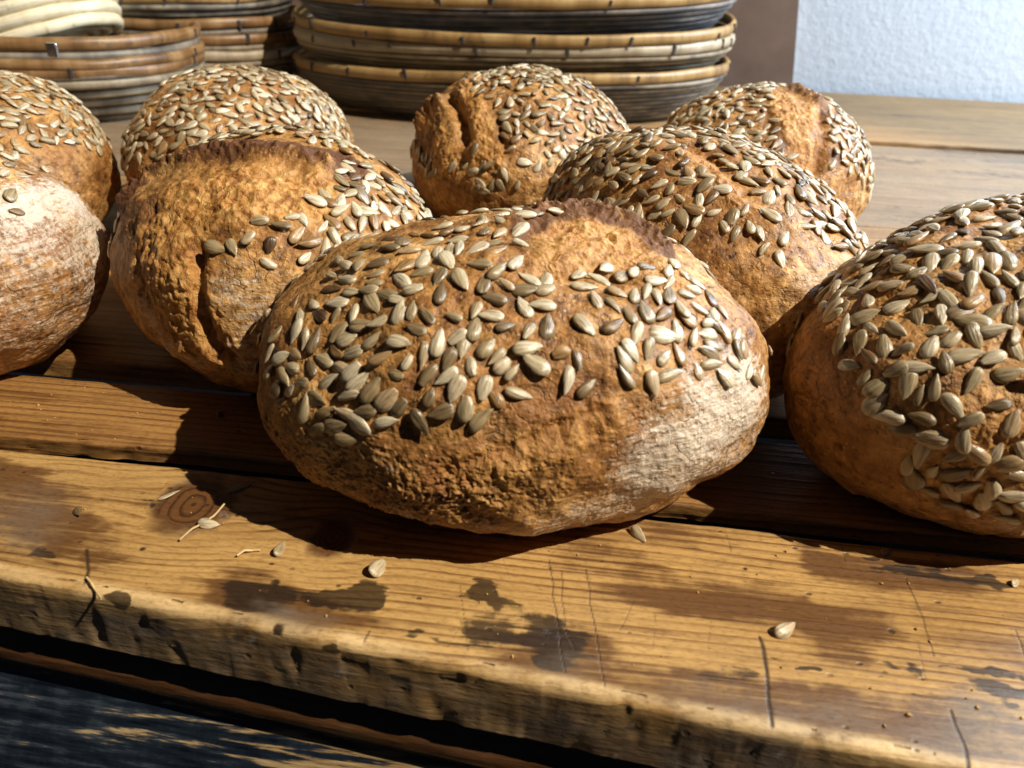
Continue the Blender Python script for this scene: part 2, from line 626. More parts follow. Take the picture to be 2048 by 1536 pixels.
def P2_front(x):
    return np.interp(x, [-.6, -.244, -.156, .076, .127, .6], [.254, .2555, .2585, .2535, .2515, .243])


_warp = {}


def px_blob(Q, u, v, rx, ry, rot=0.0):
    """soft ellipse on the table top round the point seen at (u, v): 1 in the middle, 0 outside"""
    if 'w' not in _warp or _warp['n'] != len(Q):
        _warp['n'] = len(Q)
        _warp['w'] = np.stack([fbm(Q * np.array([.7, 1, 1]), 55, 4, .6, 41) * .016, fbm(Q * np.array([.7, 1, 1]), 60, 4, .6, 42) * .009], -1)
    c = ground(u, v)
    ex = ground(u + rx, v + .1 * rx) - c
    ey = ground(u, v + ry) - c
    A = np.array([[ex[0], ey[0]], [ex[1], ey[1]]])
    q = np.linalg.solve(A, (Q[:, :2] + _warp['w'] - c[:2]).T)
    c2, s2 = math.cos(rot), math.sin(rot)
    qx, qy = c2 * q[0] + s2 * q[1], -s2 * q[0] + c2 * q[1]
    return sstep(0, .75, 1.08 - np.sqrt(qx ** 2 + qy ** 2))


def front_features(Q, ring, at):
    # knots: rings close round them, grain parts above and below
    for (u, v, rx, ry, kr) in ((388, 1008, 76, 54, 1.0), (664, 1076, 42, 40, 1.0), (122, 960, 30, 14, .0), (1105, 1268, 18, 10, .5)):
        c = ground(u, v)
        sx = np.linalg.norm(ground(u + rx, v) - c)
        sy = np.linalg.norm(ground(u, v + ry) - c)
        dx, dy = (Q[:, 0] - c[0]) / sx, (Q[:, 1] - c[1]) / sy
        d = np.sqrt(dx * dx + dy * dy)
        infl = np.exp(-(dx / 2.6) ** 2 - (dy / 2.0) ** 2)
        ring = ring - infl * (Q[:, 1] - c[1]) / .0042 * .75
        w = sstep(1.25, .75, d + .22 * perlin(Q * 160)) * kr
        ring = ring * (1 - w) + w * (d * 4.0 + perlin(Q * 90) * .5)
        at['knot'] = np.maximum(at['knot'], w * .95)
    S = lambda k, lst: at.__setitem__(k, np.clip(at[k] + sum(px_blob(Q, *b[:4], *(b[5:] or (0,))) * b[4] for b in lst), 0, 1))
    # dark marks, and a broad soft shadow painted in at lower left
    S('stain', [(690, 1205, 105, 42, .75), (735, 1190, 55, 40, .5), (640, 1195, 70, 25, .4), (960, 1180, 70, 26, .95), (1030, 1205, 60, 22, .7),
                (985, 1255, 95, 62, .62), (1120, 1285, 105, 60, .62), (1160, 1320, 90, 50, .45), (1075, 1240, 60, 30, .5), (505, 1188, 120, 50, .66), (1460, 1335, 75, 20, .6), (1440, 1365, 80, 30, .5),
                (1550, 1310, 20, 8, .55), (1610, 1350, 30, 14, .6), (1835, 1345, 40, 22, .65), (1780, 1335, 30, 12, .6), (1950, 1330, 80, 16, .75, .25), (1985, 1370, 50, 24, .7), (2035, 1385, 60, 40, .75),
                (1830, 1145, 100, 14, .72), (1950, 1165, 120, 14, .6), (1765, 1112, 22, 12, .7), (1995, 1160, 70, 12, .7), (1770, 1355, 20, 12, .6), (1850, 1395, 25, 14, .55), (300, 1005, 14, 40, .35), (480, 1275, 16, 8, .5),
                (1700, 1430, 60, 26, .35), (830, 1260, 50, 14, .6), (900, 1282, 60, 10, .6), (80, 1110, 40, 20, .45), (120, 1160, 50, 16, .4), (205, 1010, 20, 25, .25)])
    # brown oily wear, also darkening the painted shadow at lower left
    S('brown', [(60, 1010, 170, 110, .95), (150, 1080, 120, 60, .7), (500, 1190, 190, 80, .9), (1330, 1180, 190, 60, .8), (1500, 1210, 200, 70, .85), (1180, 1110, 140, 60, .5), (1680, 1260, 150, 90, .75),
                (1420, 1390, 300, 70, .9), (1650, 1430, 300, 80, .9), (1120, 1310, 190, 100, .9), (640, 1240, 160, 60, .7), (1800, 1150, 260, 50, .8), (1300, 1060, 260, 40, .7), (900, 1130, 120, 40, .4), (0, 940, 120, 50, .6), (1950, 1450, 200, 110, .7), (1640, 1115, 80, 40, .6)])
    S('grey', [(40, 1040, 120, 80, .55), (90, 990, 90, 40, .3), (1950, 1470, 190, 90, .75), (2000, 1420, 120, 60, .6), (1600, 1440, 240, 60, .45), (1150, 1330, 100, 40, .35), (560, 1235, 140, 30, .6), (1440, 1400, 120, 40, .4)])  # the lower right blobs also paint in the window's bluish reflection
    Gp = lambda pts: np.array([ground(*p)[:2] for p in pts])
    for pts, w in (([(1098, 1120), (1112, 1230), (1130, 1345)], .0006), ([(1122, 1140), (1128, 1250), (1150, 1300)], .0005), ([(1172, 1140), (1185, 1230), (1208, 1370)], .0006), ([(1450, 1065), (1464, 1105)], .0004),
                   ([(1520, 1275), (1532, 1340), (1543, 1450)], .0011), ([(1812, 1155), (1845, 1240), (1868, 1310)], .0006), ([(1900, 1420), (1925, 1490), (1945, 1545)], .0010), ([(2030, 1260), (2048, 1310)], .0006),
                   ([(1680, 1085), (1692, 1125)], .0005), ([(172, 1100), (178, 1140), (170, 1165)], .0012), ([(740, 1262), (728, 1282)], .0007), ([(920, 1170), (935, 1300)], .0004), ([(1270, 1200), (1240, 1260)], .0004), ([(930, 1235), (895, 1295)], .0003), ([(1000, 1100), (1020, 1160)], .0003), ([(1835, 1285), (1850, 1360)], .0004),
                   ([(1310, 1210), (1306, 1300)], .0003), ([(1420, 1240), (1416, 1310)], .0003), ([(60, 1000), (120, 985)], .0003)):
        d = seg_dist(Q[:, :2] + np.stack([perlin(Q * 120), perlin(Q * 120 + 9)], -1) * .0006, Gp(pts))
        at['scratch'] = np.maximum(at['scratch'], sstep(w * .85, w * .15, d) * min(1, w / .0010) * (Q[:, 2] > -.004))
    for (u, v, r) in ((1783, 1262, .0011), (1490, 1138, .0008), (550, 1165, .0016), (555, 1255, .0018), (285, 1098, .0010), (460, 1015, .0008), (475, 1030, .0009), (1100, 1540, .001)):
        c = ground(u, v)[:2]
        at['scratch'] = np.maximum(at['scratch'], sstep(r * 1.3, r * .7, np.linalg.norm(Q[:, :2] - c, axis=1)) * (Q[:, 2] > -.003))
    # front face of the plank: grey, dirty, with nail dents
    face = sstep(-.004, -.010, Q[:, 2])
    at['grey'] = np.clip(at['grey'] + face * .95, 0, 1)
    at['stain'] = np.clip(at['stain'] + face * (.04 + .30 * fbm(Q, 38, 3)), 0, 1)
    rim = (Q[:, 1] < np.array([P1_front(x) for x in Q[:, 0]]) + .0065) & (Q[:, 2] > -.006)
    at['worn_lit'] = np.where(rim, sstep(-.0055, -.001, Q[:, 2]) * sstep(.0065, .003, Q[:, 1] - (.1597 - .104 * Q[:, 0])) * np.clip(.75 + 1.2 * fbm(Q, 18, 3), 0, 1), 0)  # worn edge, with its bright highlight put into the colour
    for (u, v) in ((240, 1200), (330, 1255), (470, 1282), (660, 1300), (800, 1360), (1130, 1440), (1260, 1450), (60, 1215)):
        d_ = ray(u, v)
        best = None
        for z in np.linspace(-.002, -.026, 25):
            p = CAM + d_ * ((z - CAMH) / d_[2])
            e = abs(p[1] - P1_front(p[0]))
            if best is None or e < best[0]:
                best = (e, p)
        c = best[1]
        dd = np.sqrt(((Q[:, 0] - c[0]) / 1.7) ** 2 + (Q[:, 1] - c[1]) ** 2 + (Q[:, 2] - c[2]) ** 2)
        at['stain'] = np.maximum(at['stain'], sstep(.0042, .0010, dd + .0012 * perlin(Q * 300)) * 1.0)
    return ring


def soft_features(seed, b=.5, g=.0, s=.3):
    def f(Q, ring, at):
        at['brown'] = np.clip(b * (.6 + 1.2 * fbm(Q * np.array([.5, 1.4, 1]), 9, 3, .5, seed)), 0, 1)
        at['grey'] = np.clip(g * (.7 + 1.2 * fbm(Q * np.array([.5, 1.4, 1]), 7, 3, .5, seed + 2)), 0, 1)
        at['stain'] = np.clip(s * (.3 + 2.0 * fbm(Q * np.array([.5, 1.6, 1]), 11, 3, .5, seed + 4)), 0, 1)
        return ring
    return f


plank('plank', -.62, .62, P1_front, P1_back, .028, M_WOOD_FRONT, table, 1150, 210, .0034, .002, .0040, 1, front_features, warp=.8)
plank('plank', -.75, .85, P2_front, lambda x: .3070, .0075, M_WOOD_MID, table, 700, 60, .0015, .002, .0046, 2, soft_features(2, .45, 0, .25), warp=.5)
plank('plank', -.85, .95, lambda x: .3255 + .001 * math.sin(x * 9), lambda x: .452, .011, M_WOOD_MID, table, 600, 60, .002, .002, .006, 3, soft_features(3, .6, 0, .3), warp=.6)
plank('plank', -1.0, 1.1, lambda x: .462, lambda x: .636, .018, M_WOOD_BACK, table, 400, 60, .002, .002, .009, 4, soft_features(4, .5, 0, .2))
plank('plank', -1.2, 1.4, lambda x: .6385, lambda x: .935, .018, M_WOOD_GREY, table, 400, 60, .002, .002, .011, 5, soft_features(5, .35, .55, .42))
plank('plank', -1.5, 1.8, lambda x: .9375, lambda x: 1.245, .018, M_WOOD_BACK, table, 400, 50, .002, .002, .012, 6, soft_features(6, .3, .05, .1), warp=.6, zoff=.005)

# under-structure: bearers below the planks
for xx in (-.45, .42):
    link('bearer', box_mesh('bearer', (xx, .20, -.075), (xx + .05, 1.22, -.0285), .002), M_APRON, table)


def apron():
    prof = [(.006, -.0275), (.009, -.031), (.010, -.036), (.007, -.0395), (.002, -.043), (.0005, -.047), (.002, -.051), (.004, -.0535), (.004, -.056)]
    prof += [(.004 - .040 * t, -.056 - .055 * t) for t in np.linspace(.02, 1, 70)] + [(-.036, -.112 - .09 * t) for t in np.linspace(.05, 1, 12)]
    prof = np.array(prof)
    nx = 620
    xs = np.linspace(-.6, .6, nx)
    X = np.repeat(xs, len(prof))
    Z = np.tile(prof[:, 1], nx)
    Y = np.array([P1_front(x) for x in X]) + np.tile(prof[:, 0], nx)
    Q = np.stack([X, Y, Z], -1)
    Q[:, 1] += fbm(Q * np.array([.15, 1, 1]), 130, 3) * .0007
    low = sstep(-.054, -.058, Z)
    worn_lit = low * np.clip(0.50 + (X + .10) * 5.0 + 1.2 * fbm(Q * np.array([.3, 1, 1]), 16, 3), 0, 1.3)  # wear grows to the right, painting in the lit end; left stays dark
    mould = (1 - low) * sstep(-.034, -.040, Z)
    back = mesh_from('apron', Q, grid_faces(nx, len(prof))[:, ::-1], True, {'worn_lit': worn_lit, 'brown': mould * .85})
    return link('apron', back, M_APRON, table)


apron()
for xx in (-.56, .50):
    link('leg', box_mesh('leg', (xx, .30 if xx > 0 else .34, -.75), (xx + .06, .40, -.0290), .003), M_APRON, table)
for xx in (-.56, .50):
    link('leg', box_mesh('leg', (xx, 1.12, -.75), (xx + .06, 1.18, -.0290), .003), M_APRON, table)

floor = link('floor', box_mesh('floor', (-3, -2, -.80), (3, 1.40, -.7505)), M_FLOOR)
floor['kind'] = 'structure'

# ------------------------------------------------------------------ wall and panel
wall = link('wall', box_mesh('wall', (-3, 1.262, -.75), (3, 1.36, 1.7)), M_WALL)
tag(wall, 'white rough plastered wall behind the table and baskets', 'wall')
tb, tt = None, None


def at_y(u, v, Y):
    d = ray(u, v)
    return CAM + d * (Y / d[1])


pb, pt = at_y(1585, 184, 1.246), at_y(1599, 0, 1.246)
zt = .9
xt = pb[0] + (pt[0] - pb[0]) * (zt - pb[2]) / (pt[2] - pb[2])
bm = bmesh.new()
vs = []
for y in (1.2465, 1.2605):
    for x, z in ((-1.6, .0005), (pb[0], .0005), (xt, zt), (-1.6, zt)):
        vs.append(bm.verts.new((x, y, z)))
for f in ((0, 1, 2, 3), (7, 6, 5, 4), (0, 4, 5, 1), (1, 5, 6, 2), (2, 6, 7, 3), (3, 7, 4, 0)):
    bm.faces.new([vs[i] for i in f])
bmesh.ops.recalc_face_normals(bm, faces=bm.faces)
bmesh.ops.bevel(bm, geom=bm.edges[:], offset=.0015, segments=2, affect='EDGES')
me = bpy.data.meshes.new('wooden_panel')
bm.to_mesh(me)
bm.free()
tag(link('leaning_board', me, M_PANEL), 'flat reddish brown board leaning on the white wall behind the basket stacks', 'board')


# ------------------------------------------------------------------ baskets
def sup(th, n):
    c, s = np.cos(th), np.sin(th)
    r = (np.abs(c) ** n + np.abs(s) ** n) ** (-1.0 / n)
    return r * c, r * s


def ring_tube(cx, cy, cz, A, B, ra, rz, n=2.2, seg=120, sides=8, wob=0.0, seed=0, slope=0.0):
    th = np.linspace(0, 2 * math.pi, seg, endpoint=False)
    x, y = sup(th, n)
    px, py = A * x, B * y
    tx, ty = np.roll(px, -1) - np.roll(px, 1), np.roll(py, -1) - np.roll(py, 1)
    L = np.sqrt(tx * tx + ty * ty)
    nx_, ny_ = ty / L, -tx / L
    w = wob * perlin(np.stack([np.cos(th) * 2.5, np.sin(th) * 2.5, np.full(seg, seed * 3.7)], -1))
    ph = np.linspace(0, 2 * math.pi, sides, endpoint=False)
    V = np.zeros((seg, sides, 3))
    V[:, :, 0] = (px)[:, None] + nx_[:, None] * ra * np.cos(ph)[None] + cx
    V[:, :, 1] = (py)[:, None] + ny_[:, None] * ra * np.cos(ph)[None] + cy
    V[:, :, 2] = cz + rz * np.sin(ph)[None] + w[:, None] + slope * (px)[:, None]
    return V.reshape(-1, 3), grid_faces(seg, sides, True, True)[:, ::-1], np.repeat(np.cos(th) * 1.7 + np.sin(th), sides), (px, py, nx_, ny_, w)


def basket(name, label, group, centre, A, B, zb, zr, r, flare, mats, nails=22, tilt=(0, 0), rimr=(.004, .0062), n=2.2, seed=0, sides=8, seg=120, inner=6):
    """coiled cane proofing basket: zb..zr heights of its base and rim, flare = base size / rim size"""
    root = thing(name, label, 'basket', (centre[0], centre[1], zb), group)
    root.rotation_euler = (tilt[0], tilt[1], 0)
    V, F, C, Al = [], [], [], []
    o = 0
    H = zr - zb
    nc = max(2, int(round((H - rimr[1]) / (2 * r * .96))))
    lev = [(r + (H - rimr[1] - 2 * r) * i / (nc - 1), flare + (1 - flare) * ((i / (nc - 1)) ** .75)) for i in range(nc)]
    for j in range(1, inner):     # the spiral bottom
        lev.insert(0, (r, flare - j * 2.0 * r / A))
    for i, (z, s) in enumerate(lev):
        off = A * (1 - s)
        v, f, al, _ = ring_tube(0, 0, z, A - off, B - off, r * .98, r * 1.02, n, seg, sides, r * .25, seed + i, 0)
        V.append(v)
        F.append(f + o)
        C.append(np.full(len(v), i + seed * 1.37))
        Al.append(al + i)
        o += len(v)
    me = mesh_from('coiled_wall', np.concatenate(V), np.concatenate(F), True, {'coil': np.concatenate(C), 'along': np.concatenate(Al)})
    link('coiled_wall', me, mats[0], root)
    v, f, al, info = ring_tube(0, 0, H, A + .0015, B + .0015, rimr[0], rimr[1], n, seg * 2, 10, r * .5, seed + 50)
    rim = link('rim', mesh_from('rim', v, f, True, {'coil': np.full(len(v), seed * 2.1), 'along': al * 1.4}), mats[1], root)
    px, py, nx_, ny_, w = info
    bm_ = box_mesh('peg', (-.0013, -.0012, -rimr[1] * .95), (.0013, .0012, rimr[1] * .95), .0005)
    bm_.materials.append(M_NAIL)
    rs = random.Random(seed)
    for q in range(nails):
        if rs.random() < .25:
            continue
        i = int((q + rs.uniform(-.3, .3)) / nails * seg * 2) % (seg * 2)
        p = link('peg', bm_, None, rim)
        p.location = (px[i] + nx_[i] * rimr[0] * 1.0 , py[i] + ny_[i] * rimr[0] * 1.0, H + w[i] + rs.uniform(-.002, .002))
        p.rotation_euler = (0, rs.uniform(-.25, .25), math.atan2(ny_[i], nx_[i]) + math.pi / 2)
        p.scale = (rs.uniform(.6, 1.7), 1, rs.uniform(.5, 1.0))
    return root, rim


GR = 'coiled baskets stacked behind the middle of the table'
cR = (-.110, 1.036)
basket('proofing_basket', 'bottom oval coiled basket of the wide stack, standing on the table behind the bread', GR, cR, .264, .150, .0002, .056, .0027, .84, (M_CANE_GREY, M_RIM_ORANGE), 26, (0, -.03), seed=1)
basket('proofing_basket', 'oval coiled basket with pale rim, second from the bottom of the wide stack', GR, (cR[0] + .002, cR[1]), .262, .149, .034, .086, .0029, .81, (M_CANE_TAN, M_RIM_PALE), 26, (.01, -.028), seed=2)
basket('proofing_basket', 'oval basket with orange rim tilted forward, third from bottom of wide stack', GR, (cR[0] + .001, cR[1]), .261, .150, .050, .1035, .0029, .81, (M_CANE_TAN, M_RIM_ORANGE), 26, (.055, -.02), seed=3)
basket('proofing_basket', 'oval basket of blackened coils on top of the wide stack, cut by the top edge', GR, (cR[0] + .004, cR[1] + .002), .258, .149, .080, .137, .0029, .83, (M_CANE_DARK, M_RIM_ORANGE), 24, (.05, -.035), seed=4)

GL = 'coiled baskets stacked at the front left'
cL = (-.668, .885)
basket('proofing_basket', 'bottom basket of the left front stack, thick pale coils under a brown rim', GL, cL, .213, .146, .0002, .0585, .0050, .80, (M_CANE_TAN, M_RIM_BROWN), 8, (0, .01), (.005, .0064), seed=11)
basket('proofing_basket', 'middle basket of the left front stack, dull brown rim with dark marks', GL, cL, .214, .147, .020, .0665, .0050, .82, (M_CANE_GREY, M_RIM_BROWN), 9, (0, .012), (.005, .0058), seed=12)
rt_, rim_ = basket('proofing_basket', 'topmost brown basket of the left front stack, shiny staple on its rim, pale basket inside', GL, (cL[0] - .002, cL[1]), .214, .147, .036, .0855, .0046, .82, (M_CANE_GREY, M_RIM_BROWN), 5, (0, .012), (.005, .0066), seed=13)
sp = at_y(113, 85, .742)
st_ = link('staple', box_mesh('staple', (-.0055, -.0016, -.0065), (.0055, .0016, .0065), .0012), M_STEEL, rim_)
st_.location = (sp[0] - (cL[0] - .002), -.1525, .0495)
basket('proofing_basket', 'clean pale cream coiled basket lying tilted inside the left front stack', None, (-.622, .872), .112, .10, .058, .200, .0066, .86, (M_CANE_PALE, M_CANE_PALE), 0, (-.10, -.34), (.005, .006), seed=21, n=2.0)

GB = 'coiled baskets stacked at the back left'
cB = (-.575, 1.075)
basket('proofing_basket', 'bottom basket of the back left stack, pale coils and pale rim', GB, cB, .188, .140, .0002, .050, .0036, .82, (M_CANE_TAN, M_RIM_PALE), 18, seed=31)
basket('proofing_basket', 'second basket from the bottom of the back left stack with tan rim', GB, cB, .186, .139, .020, .0685, .0036, .82, (M_CANE_TAN, M_RIM_BROWN), 18, seed=32)
basket('proofing_basket', 'third basket from the bottom of the back left stack with orange brown rim', GB, (cB[0] - .006, cB[1]), .183, .138, .040, .0875, .0036, .82, (M_CANE_GREY, M_RIM_BROWN), 18, (.02, 0), seed=33)
basket('proofing_basket', 'top basket of the back left stack, cut by the top edge', GB, (cB[0] - .010, cB[1]), .180, .137, .066, .116, .0036, .82, (M_CANE_GREY, M_RIM_ORANGE), 18, (.03, 0), seed=34)


# ------------------------------------------------------------------ seeds
def seed_shape(bend=0.0, ridge=.12, cut=1.0, groove=0.0, wx=1.0, nu=13, nv=12):
    """kernel of length 1 along x, blunt at x=-.5 and pointed at x=+.5"""
    V = []
    for i in range(nu):
        t = 1 - math.cos(math.pi * i / (nu - 1))
        t = t / 2
        tt = t * cut
        w = (max(tt, 0) ** .50) * (max(1 - tt, 0) ** .92) * 1.02
        if cut < 1 and i == nu - 1:
            w *= .2
        if i in (0, nu - 1):
            w = max(w * .2, .012)
        for j in range(nv):
            a = 2 * math.pi * j / nv
            y = .66 * w * math.cos(a) * wx
            z = .27 * w * math.sin(a)
            z += ridge * .22 * w * math.exp(-(y / .055) ** 2) * (1 if math.sin(a) > 0 else 0)
            z -= groove * .16 * w * math.exp(-(y / .09) ** 2) * (1 if math.sin(a) > 0 else 0)
            y += bend * (tt - .5) ** 2
            V.append((tt - .5, y, z))
    V = np.array(V)
    V += np.stack([perlin(V * 4 + bend * 9 + cut), perlin(V * 4 + 7 + ridge), perlin(V * 4 + 3)], -1) * .022
    F = grid_faces(nu, nv, False, True)
    return V, F


SHAPES = [seed_shape(), seed_shape(.18, .2), seed_shape(-.15, .0, 1, .5), seed_shape(.05, .3, .8), seed_shape(-.25, .1, 1, 0, .8), seed_shape(.0, .0, 1, .9, .95), seed_shape(.1, .15, .92, .2, 1.12), seed_shape(.3, 0, .88, .7, .72)]
SEED_MESH = []
for V, F in SHAPES:
    me = mesh_from('sunflower_seed', V, F, True, {'sc': V})
    caps = bmesh.new()
    caps.from_mesh(me)
    bmesh.ops.holes_fill(caps, edges=caps.edges[:], sides=0)
    bmesh.ops.recalc_face_normals(caps, faces=caps.faces)
    caps.to_mesh(me)
    caps.free()
    me.polygons.foreach_set('use_smooth', np.ones(len(me.polygons), bool))
    me.materials.append(M_SEED)
    SEED_MESH.append(me)
WEIGHT = [5, 3, 2, 2, 2, 1.5, 2, .8]


def seed_matrix(p, n, t, L, wid, lift, rs):
    n = Vector(n).normalized()
    t = Vector(t)
    t = (t - n * t.dot(n))
    if t.length < 1e-9:
        t = n.orthogonal()
    t.normalize()
    q = Matrix.Rotation(rs.gauss(0, .13), 3, t) @ Matrix.Rotation(rs.gauss(0, .10), 3, n.cross(t))
    n2 = (q @ n).normalized()
    t2 = (q @ t).normalized()
    b2 = n2.cross(t2)
    m = Matrix((t2, b2, n2)).transposed()
    m = m @ Matrix.Diagonal((L, L * wid, L * rs.uniform(.95, 1.2)))
    return Matrix.Translation(Vector(p) + n * lift) @ m.to_4x4()


def add_seeds(root, specs, rs):
    """specs: (matrix, size on the picture, variant). The 100 largest are parts, the rest one mesh."""
    specs = sorted(specs, key=lambda s: -s[1])
    inv = root.matrix_world.inverted()
    for m, _, k in specs[:100]:
        o = link('sunflower_seed', SEED_MESH[k], None, root)
        o.matrix_local = inv @ m
    rest = specs[100:]
    if rest:
        Vs, Fs, Rn, Sc = [], [], [], []
        o = 0
        for m, _, k in rest:
            V, F = SHAPES[k]
            A = np.array(inv @ m)
            Vs.append(V @ A[:3, :3].T + A[:3, 3])
            Fs.append(F + o)
            Rn.append(np.full(len(V), rs.random()))
            Sc.append(V)
            o += len(V)
        me = mesh_from('sunflower_seeds', np.concatenate(Vs), np.concatenate(Fs), True, {'rnd': np.concatenate(Rn), 'sc': np.concatenate(Sc)})
        s = link('sunflower_seeds', me, M_SEED, root)
        s['kind'] = 'stuff'


# ------------------------------------------------------------------ loaves
_ico = {}


def ico(sub):
    if sub in _ico:
        return _ico[sub]
    if sub == 0:
        t = (1 + 5 ** .5) / 2
        V = np.array([(-1, t, 0), (1, t, 0), (-1, -t, 0), (1, -t, 0), (0, -1, t), (0, 1, t), (0, -1, -t), (0, 1, -t), (t, 0, -1), (t, 0, 1), (-t, 0, -1), (-t, 0, 1)], float)
        F = np.array([(0, 11, 5), (0, 5, 1), (0, 1, 7), (0, 7, 10), (0, 10, 11), (1, 5, 9), (5, 11, 4), (11, 10, 2), (10, 7, 6), (7, 1, 8), (3, 9, 4), (3, 4, 2), (3, 2, 6), (3, 6, 8), (3, 8, 9), (4, 9, 5), (2, 4, 11), (6, 2, 10), (8, 6, 7), (9, 8, 1)])
        V /= np.linalg.norm(V, axis=1)[:, None]
    else:
        V0, F0 = ico(sub - 1)
        n = len(V0)
        E = np.concatenate([F0[:, [0, 1]], F0[:, [1, 2]], F0[:, [2, 0]]])
        E.sort(axis=1)
        key, inv = np.unique(E[:, 0] * n + E[:, 1], return_inverse=True)
        M = V0[key // n] + V0[key % n]
        M /= np.linalg.norm(M, axis=1)[:, None]
        V = np.concatenate([V0, M])
        m = len(F0)
        ab, bc, ca = n + inv[:m], n + inv[m:2 * m], n + inv[2 * m:]
        A, B, C = F0.T
        F = np.concatenate([np.stack([A, ab, ca], -1), np.stack([B, bc, ab], -1), np.stack([C, ca, bc], -1), np.stack([ab, bc, ca], -1)])
    _ico[sub] = (V, F)
    return _ico[sub]


def inside(poly, P):
    poly = np.asarray(poly, float)
    x, y = P[:, 0], P[:, 1]
    r = np.zeros(len(P), bool)
    j = len(poly) - 1
    for i in range(len(poly)):
        xi, yi = poly[i]
        xj, yj = poly[j]
        c = ((yi > y) != (yj > y)) & (x < (xj - xi) * (y - yi) / (yj - yi + 1e-12) + xi)
        r ^= c
        j = i
    return r


def loaf(label, par, sub, feats, seeds=(), regions=(), holes=(), density=.0105, hidden_z=.5, seedn=1, lumps=1.0, seedL=.0097, lowflour=.62):
    """par = (cx, cy, a, b, h, rot). feats: (kind, [points seen in the photo], radius m, strength); they are cast on to the loaf and measured in space."""
    cx, cy, a, b, h, rot = par
    D, F = ico(sub)
    rs = random.Random(seedn)
    nrg = np.random.default_rng(seedn + 100)
    cr, sr = math.cos(rot), math.sin(rot)

    def base(D):
        U = np.arcsin(np.clip(D[:, 2], -1, 1))
        rr = np.cos(U) ** .85
        hl = np.hypot(D[:, 0], D[:, 1]) + 1e-9
        zc = .42 * h
        z = np.where(U > 0, zc + (h - zc) * np.sin(U), zc + zc * 1.25 * np.sin(U))
        z = np.where(z < .004, .004 * np.exp((z - .004) / .004 * .9) , z)
        x, y = a * rr * D[:, 0] / hl, b * rr * D[:, 1] / hl
        hz = np.where(U > 0, h - zc, zc * 1.25)
        n = np.stack([x / a ** 2, y / b ** 2, (z - zc) / hz ** 2], -1)
        n /= np.linalg.norm(n, axis=1)[:, None] + 1e-12
        W = np.stack([cx + x * cr - y * sr, cy + x * sr + y * cr, z], -1)
        N = np.stack([n[:, 0] * cr - n[:, 1] * sr, n[:, 0] * sr + n[:, 1] * cr, n[:, 2]], -1)
        return W, N

    def lump(W):
        return lumps * (.0060 * fbm(W, 13, 2, .5, seedn) + .0040 * fbm(W, 38, 3, .5, seedn + 1))

    # low copy for casting the features
    d5, f5 = ico(5)
    W5, N5 = base(d5)
    W5 = W5 + N5 * lump(W5)[:, None]
    tree = BVHTree.FromPolygons([Vector(v) for v in W5], f5.tolist())

    def cast(u, v):
        d = ray(u, v)
        hit = tree.ray_cast(Vector(CAM), Vector(d))
        if hit[0] is None:
            hit = tree.find_nearest(Vector(CAM + d * ((cy - .02) / d[1])))
        return np.array(hit[0])

    W, N = base(D)
    L0 = lump(W)
    W0 = W + N * L0[:, None]
    at = {k: np.zeros(len(W)) for k in ('tear', 'char', 'flour', 'red')}
    disp = .0004 * fbm(W, 130, 3, .6, seedn + 2) + .00035 * ridged(W, 260, 2, seedn)
    wn = .5 * fbm(W, 70, 3, .6, seedn + 5) + .35 * fbm(W, 210, 2, .6, seedn + 6)
    tearamt = np.zeros(len(W))
    for kind, pts, rad, stg in feats:
        line = np.array([cast(*p) for p in pts])
        d = seg_dist(W0, line) / rad
        if kind == 'groove':
            disp = disp - stg * np.exp(-(d + .25 * wn) ** 2 * 1.2)
            at['char'] = np.maximum(at['char'], .35 * np.exp(-d ** 2 * 1.5))
        elif kind == 'lip':
            k_ = np.exp(-(d + .35 * wn) ** 2 * 1.4)
            disp = disp + stg * k_ * (1 + 1.1 * wn + .9 * ridged(W, 190, 2, seedn + 50))
            at['char'] = np.maximum(at['char'], .75 * k_)
        elif kind == 'rough':
            msk = sstep(1.15, .4, d + .8 * wn) * stg
            disp = disp + msk * (.0011 * ridged(W, 300, 2, seedn + 30) + .0008 * fbm(W, 520, 2, .6, seedn + 31))
        elif kind == 'bump':
            disp = disp + stg * np.exp(-d ** 2 * 1.2)
        else:
            msk = (sstep(1.75, .15, d + .6 * wn) if kind == 'flour' else sstep(1.15, .55, d + .9 * wn)) * stg
            at[kind] = np.maximum(at[kind], msk)
            if kind in ('tear', 'char'):
                tearamt = np.maximum(tearamt, msk * (1 if kind == 'tear' else .7))
    disp = disp + tearamt * (.0017 * ridged(W, 75, 3, seedn + 8) + .0012 * ridged(W * np.array([1, 1, .6]), 210, 2, seedn + 9) - .0012)
    low = sstep(.42, .10, W0[:, 2] / h + .10 * fbm(W0, 25, 3, .5, seedn + 40)) * lowflour
    at['flour'] = np.maximum(at['flour'], low)
    W = W0 + N * disp[:, None]
    W[:, 2] = np.maximum(W[:, 2], .0004)
    o_ = np.array([cx, cy, 0])
    root = thing('bread_loaf', label, 'bread', tuple(o_))
    bpy.context.view_layer.update()
    me = mesh_from('crust', W - o_, F, True, at)
    crust = link('crust', me, M_CRUST, root)

    # seeds
    d6, f6 = (D, F) if sub <= 6 else ico(6)
    if sub > 6:
        # nearest displaced positions: the icosphere's first vertices are shared by every level
        Wl = W[:len(d6)]
    else:
        Wl = W
    tr = BVHTree.FromPolygons([Vector(v) for v in Wl], f6.tolist())

